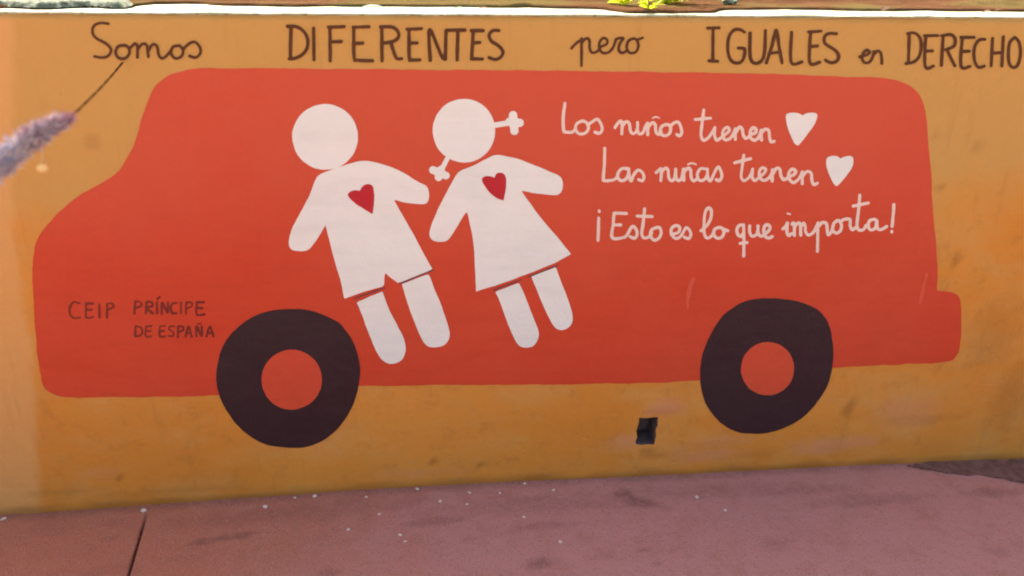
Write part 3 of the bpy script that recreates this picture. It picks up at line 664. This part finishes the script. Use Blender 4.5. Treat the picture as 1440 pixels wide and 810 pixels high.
n = NM('grey_green_moss'); c = n.mix(n.ramp(n.noise(60, 5, .7), .35, .65), (.08, .08, .06), (.20, .23, .15)); M_MOSS = n.out(c, .95, n.noise(200, 4, .6), .006, .9)
patch('moss', [(-60, 10), (0, 9.5), (60, 11.5), (120, 9.5), (165, 11), (188, 8), (170, 3), (100, 2), (40, 4), (-60, 4)], M_MOSS, 'grey-green moss along the back of the wall top', 'moss', .006, .012, 3, lambda x, y: WALL_H + .010, 'stuff')
def fallen(px, py, sc_, rot, mat, label, curl=.2):
    p_ = at_cap(px, py); lv, lf = leaf_mesh(.030 * sc_, .009 * sc_, curl); o = mesh_obj('fallen_leaf', lv, lf, mat)
    o.location = (p_.x, p_.y, WALL_H + .0125); o.rotation_euler = (0, .1, rot)
    return tag(o, label, 'leaf')
fallen(634, 15.5, 1.25, -1.4, M_GREENLEAF, 'dark green fallen leaf on the wall top above the letters TES')
fallen(668, 15.5, 1.15, -1.7, M_DRYLEAF, 'purplish brown fallen leaf on the wall top, right of the dark green leaf')
fallen(1240, 16.5, 1.0, -1.0, M_DRYLEAF, 'dark curled leaf on the wall top above the word en', .35)
fallen(1382, 18, .9, -1.5, M_DRYLEAF, 'small dark leaf on the wall top above the letters CHO')
fallen(1398, 15.5, .6, -2.2, M_DRYLEAF, 'tiny dark leaf on the wall top nearest the right edge of the photo')
fallen(505, 12.5, 1.9, -1.5, M_STONE, 'grey dried leaf on the wall top above the letters ER of DIFERENTES', .1)

# ---------------------------------------------------------------- loose bits on the pavement
bits = [(587, 687, 3.2, 'pale stone chip at the wall foot, the largest of the scatter left of centre'), (619, 708, 2.6, 'flat pale chip lying right of the largest chip'),
        (660, 696, 2.4, 'pale chip near the wall foot below the letters painted for the girl'), (657, 712, 2.0, 'dull pinkish chip just below another chip, left of centre'),
        (703, 697, 2.0, 'tiny pale chip at the wall foot below the girl\'s left leg'), (738, 683, 2.6, 'pale chip touching the wall foot, right of the girl\'s legs'),
        (534, 726, 2.5, 'pale chip on the concrete below the boy\'s left leg'), (563, 755, 2.4, 'pale chip, upper one of a touching pair on the concrete'),
        (570, 764, 2.6, 'pale chip, lower one of a touching pair on the concrete'), (788, 764, 2.6, 'lone pale chip far out on the concrete, right of centre'),
        (515, 702, 2.6, 'dull chip near the wall foot, right of the front tyre'), (490, 747, 2.4, 'dull chip on the concrete below the right side of the front tyre'),
        (737, 730, 2.0, 'dull small chip on the concrete in the middle of the pavement'), (778, 692, 2.6, 'dull rosy chip near the wall foot, right of the one touching the wall'),
        (373, 714, 3.4, 'pale broad chip on the concrete below the front tyre'), (415, 702, 2.4, 'pale chip near the wall foot right under the front tyre'),
        (443, 700, 3.0, 'pale chip with dark edge against the wall foot under the front tyre'), (202, 717, 3.4, 'flat pale chip at the upper end of the concrete joint'),
        (4, 726, 4.2, 'pale chip at the wall foot at the far left edge'), (980, 700, 2.6, 'small pale chip on the concrete below the drain hole'),
        (1020, 718, 2.8, 'small pale chip on the concrete, rightmost of the scatter')]
for k, (px, py, s_, lab) in enumerate(bits):
    p_ = on_level(px, py); sc_ = (on_level(px + 10, py) - p_).length / 10
    p_.y = min(p_.y, -.012); m_ = M_CHIP
    lump('stone_chip', (p_.x, p_.y, ground_z(p_.x, p_.y)), s_ * sc_ * (.78 + .35 * ((k * 7) % 5) / 4), .32, m_, lab, 'stone chip', k + 2, 'pale stone chips scattered on the pavement')

# dark brown wedge sheet between pavement and wall at the right
def gplace(x, y):
    p_ = on_level(x, y); return (p_.x, min(p_.y, .02), ground_z(p_.x, p_.y) + .004 + .002 * noise.noise(Vector((p_.x * 30, p_.y * 30, 0))))
tag(painted_shape('dark_wedge', [(1275, 655), (1330, 662), (1385, 668), (1450, 677), (1600, 694, 1), (1600, 632, 1), (1440, 642), (1330, 648)], M_WEDGE, None, 0, step=2, wobble=6.0, place=gplace), 'dark brown wedge between wall foot and pavement at the right', kind='structure')

# ---------------------------------------------------------------- cord with a lilac-grey bundle, tied to the wall and coming towards the camera at the left
A0 = on_wall(173, 88); A0.y -= .004
def along(px, py, dist): return CAM + ray(px, py) * dist          # dist: metres along the viewing axis
B0 = along(101, 163, 1.30); C0 = along(-130, 308, 1.16)
hang = empty('hanging_cord', A0, 'brown cord tied to the wall below the word Somos, ending in a fuzzy lilac-grey garland', 'cord')
def tube(name, pts, rads, mat, parent, seg=10, rough=0, twist=0, seed=0, ridges=0):
    V = []; Fc = []; m_ = len(pts)
    for i, c_ in enumerate(pts):
        d = (pts[min(i + 1, m_ - 1)] - pts[max(i - 1, 0)]).normalized(); a = d.cross(Vector((0, 0, 1))).normalized(); b = d.cross(a)
        for k in range(seg):
            t = 2 * math.pi * k / seg + twist * i
            r_ = rads[i] * (1 + ridges * math.sin(3 * t - i * .55)) * (1 + rough * noise.noise(Vector((math.cos(t) * 1.5, math.sin(t) * 1.5, i * .35 + seed))))
            V.append(c_ + (a * math.cos(t) + b * math.sin(t)) * r_)
    for i in range(m_ - 1):
        for k in range(seg): Fc.append((i * seg + k, i * seg + (k + 1) % seg, (i + 1) * seg + (k + 1) % seg, (i + 1) * seg + k))
    Fc += [list(range(seg))[::-1], [(m_ - 1) * seg + k for k in range(seg)]]
    inv = parent.matrix_world.inverted() if parent else Matrix.Identity(4)
    return mesh_obj(name, [inv @ v for v in V], Fc, mat, parent)
pts = []
for i in range(30):
    t = i / 29; q_ = A0.lerp(B0, t); q_.z -= .003 * math.sin(math.pi * t); pts.append(q_)
tube('cord', pts, [.0021 + .0003 * math.sin(i * 1.7) for i in range(30)], M_CORD, hang, 8)
dv = (C0 - B0) * 3.2
NS = 180
spn = [B0 + dv * (i / NS) + Vector((0, 0, .006 * math.sin(i * .13))) for i in range(NS + 1)]
rad = [.0015 + .0105 * smooth(-2, 22, i) + .010 * smooth(12, 60, i) for i in range(NS + 1)]
bundle = tube('fuzzy_garland', spn, rad, M_BUNDLE, hang, 22, .55, .06, 2, .05)
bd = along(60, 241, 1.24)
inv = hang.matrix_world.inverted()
glint_fleck = lump('glint_fleck', inv @ bd, .0065, .9, M_GLINT, None, None, 3, parent=hang)  # added blob, with its thread, in place of a fleck of sunlight
tube('glint_thread', [bd + Vector((0, 0, .006)), B0 + dv / 3.2 * .2], [.0003, .0003], M_BUNDLE2, hang, 6)

# fuzz of loose fibres standing off the bundle
rnd = random.Random(5); d = dv.normalized(); a = d.cross(Vector((0, 0, 1))).normalized(); b = d.cross(a)
for mat_, num, t0, t1 in ((M_BUNDLE, 11000, .02, 1), (M_BUNDLE2, 7000, .03, 1), (M_TIP, 900, .004, .10)):
    V = []; Fc = []
    for k in range(num):
        t = rnd.uniform(t0, t1); th = rnd.uniform(0, 2 * math.pi); r_ = rad[min(NS, int(t * NS))]
        o_ = B0 + dv * t + Vector((0, 0, .006 * math.sin(t * NS * .13))); rd = a * math.cos(th) + b * math.sin(th)
        p0 = o_ + rd * r_ * .8; g = (rd * .8 + d * rnd.uniform(-1.3, .4) + Vector([rnd.uniform(-.5, .5) for _ in range(3)])).normalized()
        p1 = p0 + g * rnd.uniform(.006, .021); sd_ = g.cross(rd + Vector((.01, .02, .03))).normalized() * rnd.uniform(.0006, .0015); m_ = (p0 + p1) / 2 + Vector((0, 0, -.002))
        n0 = len(V); V += [inv @ (p0 - sd_), inv @ (p0 + sd_), inv @ (m_ + sd_ * .8), inv @ (m_ - sd_ * .8), inv @ p1]
        Fc += [(n0, n0 + 1, n0 + 2, n0 + 3), (n0 + 3, n0 + 2, n0 + 4)]
    tag(mesh_obj('fibres', V, Fc, mat_, hang), kind='stuff')

# fine grit gathered along the wall foot and scattered thinly over the concrete
V = []; Fc = []
for k in range(2600):
    x = rnd.uniform(-1.7, 1.9); y = -abs(rnd.expovariate(1 / .030)) if k % 3 else -rnd.uniform(0, .8)
    if rnd.random() > .25 + 1.1 * max(0, noise.noise(Vector((x * 4, y * 3, 8))) + .25): continue
    q_ = rnd.uniform(.0006, .0021); z = ground_z(x, y) + q_ * .2; y -= .004; n0 = len(V)
    for (dx, dy, dz) in ((1, 0, 0), (-.5, .8, 0), (-.5, -.9, .1), (.1, 0, .9)): V.append((x + dx * q_ * rnd.uniform(.7, 1.2), y + dy * q_ * rnd.uniform(.7, 1.2), z + dz * q_))
    Fc += [(n0, n0 + 1, n0 + 3), (n0 + 1, n0 + 2, n0 + 3), (n0 + 2, n0, n0 + 3), (n0, n0 + 2, n0 + 1)]
M_GRIT = simple('mixed_grit', (.52, .30, .24), (.16, .075, .05), 90, .9)
tag(mesh_obj('grit', V, Fc, M_GRIT, shade=False), 'fine grit lying along the foot of the painted wall', kind='stuff')
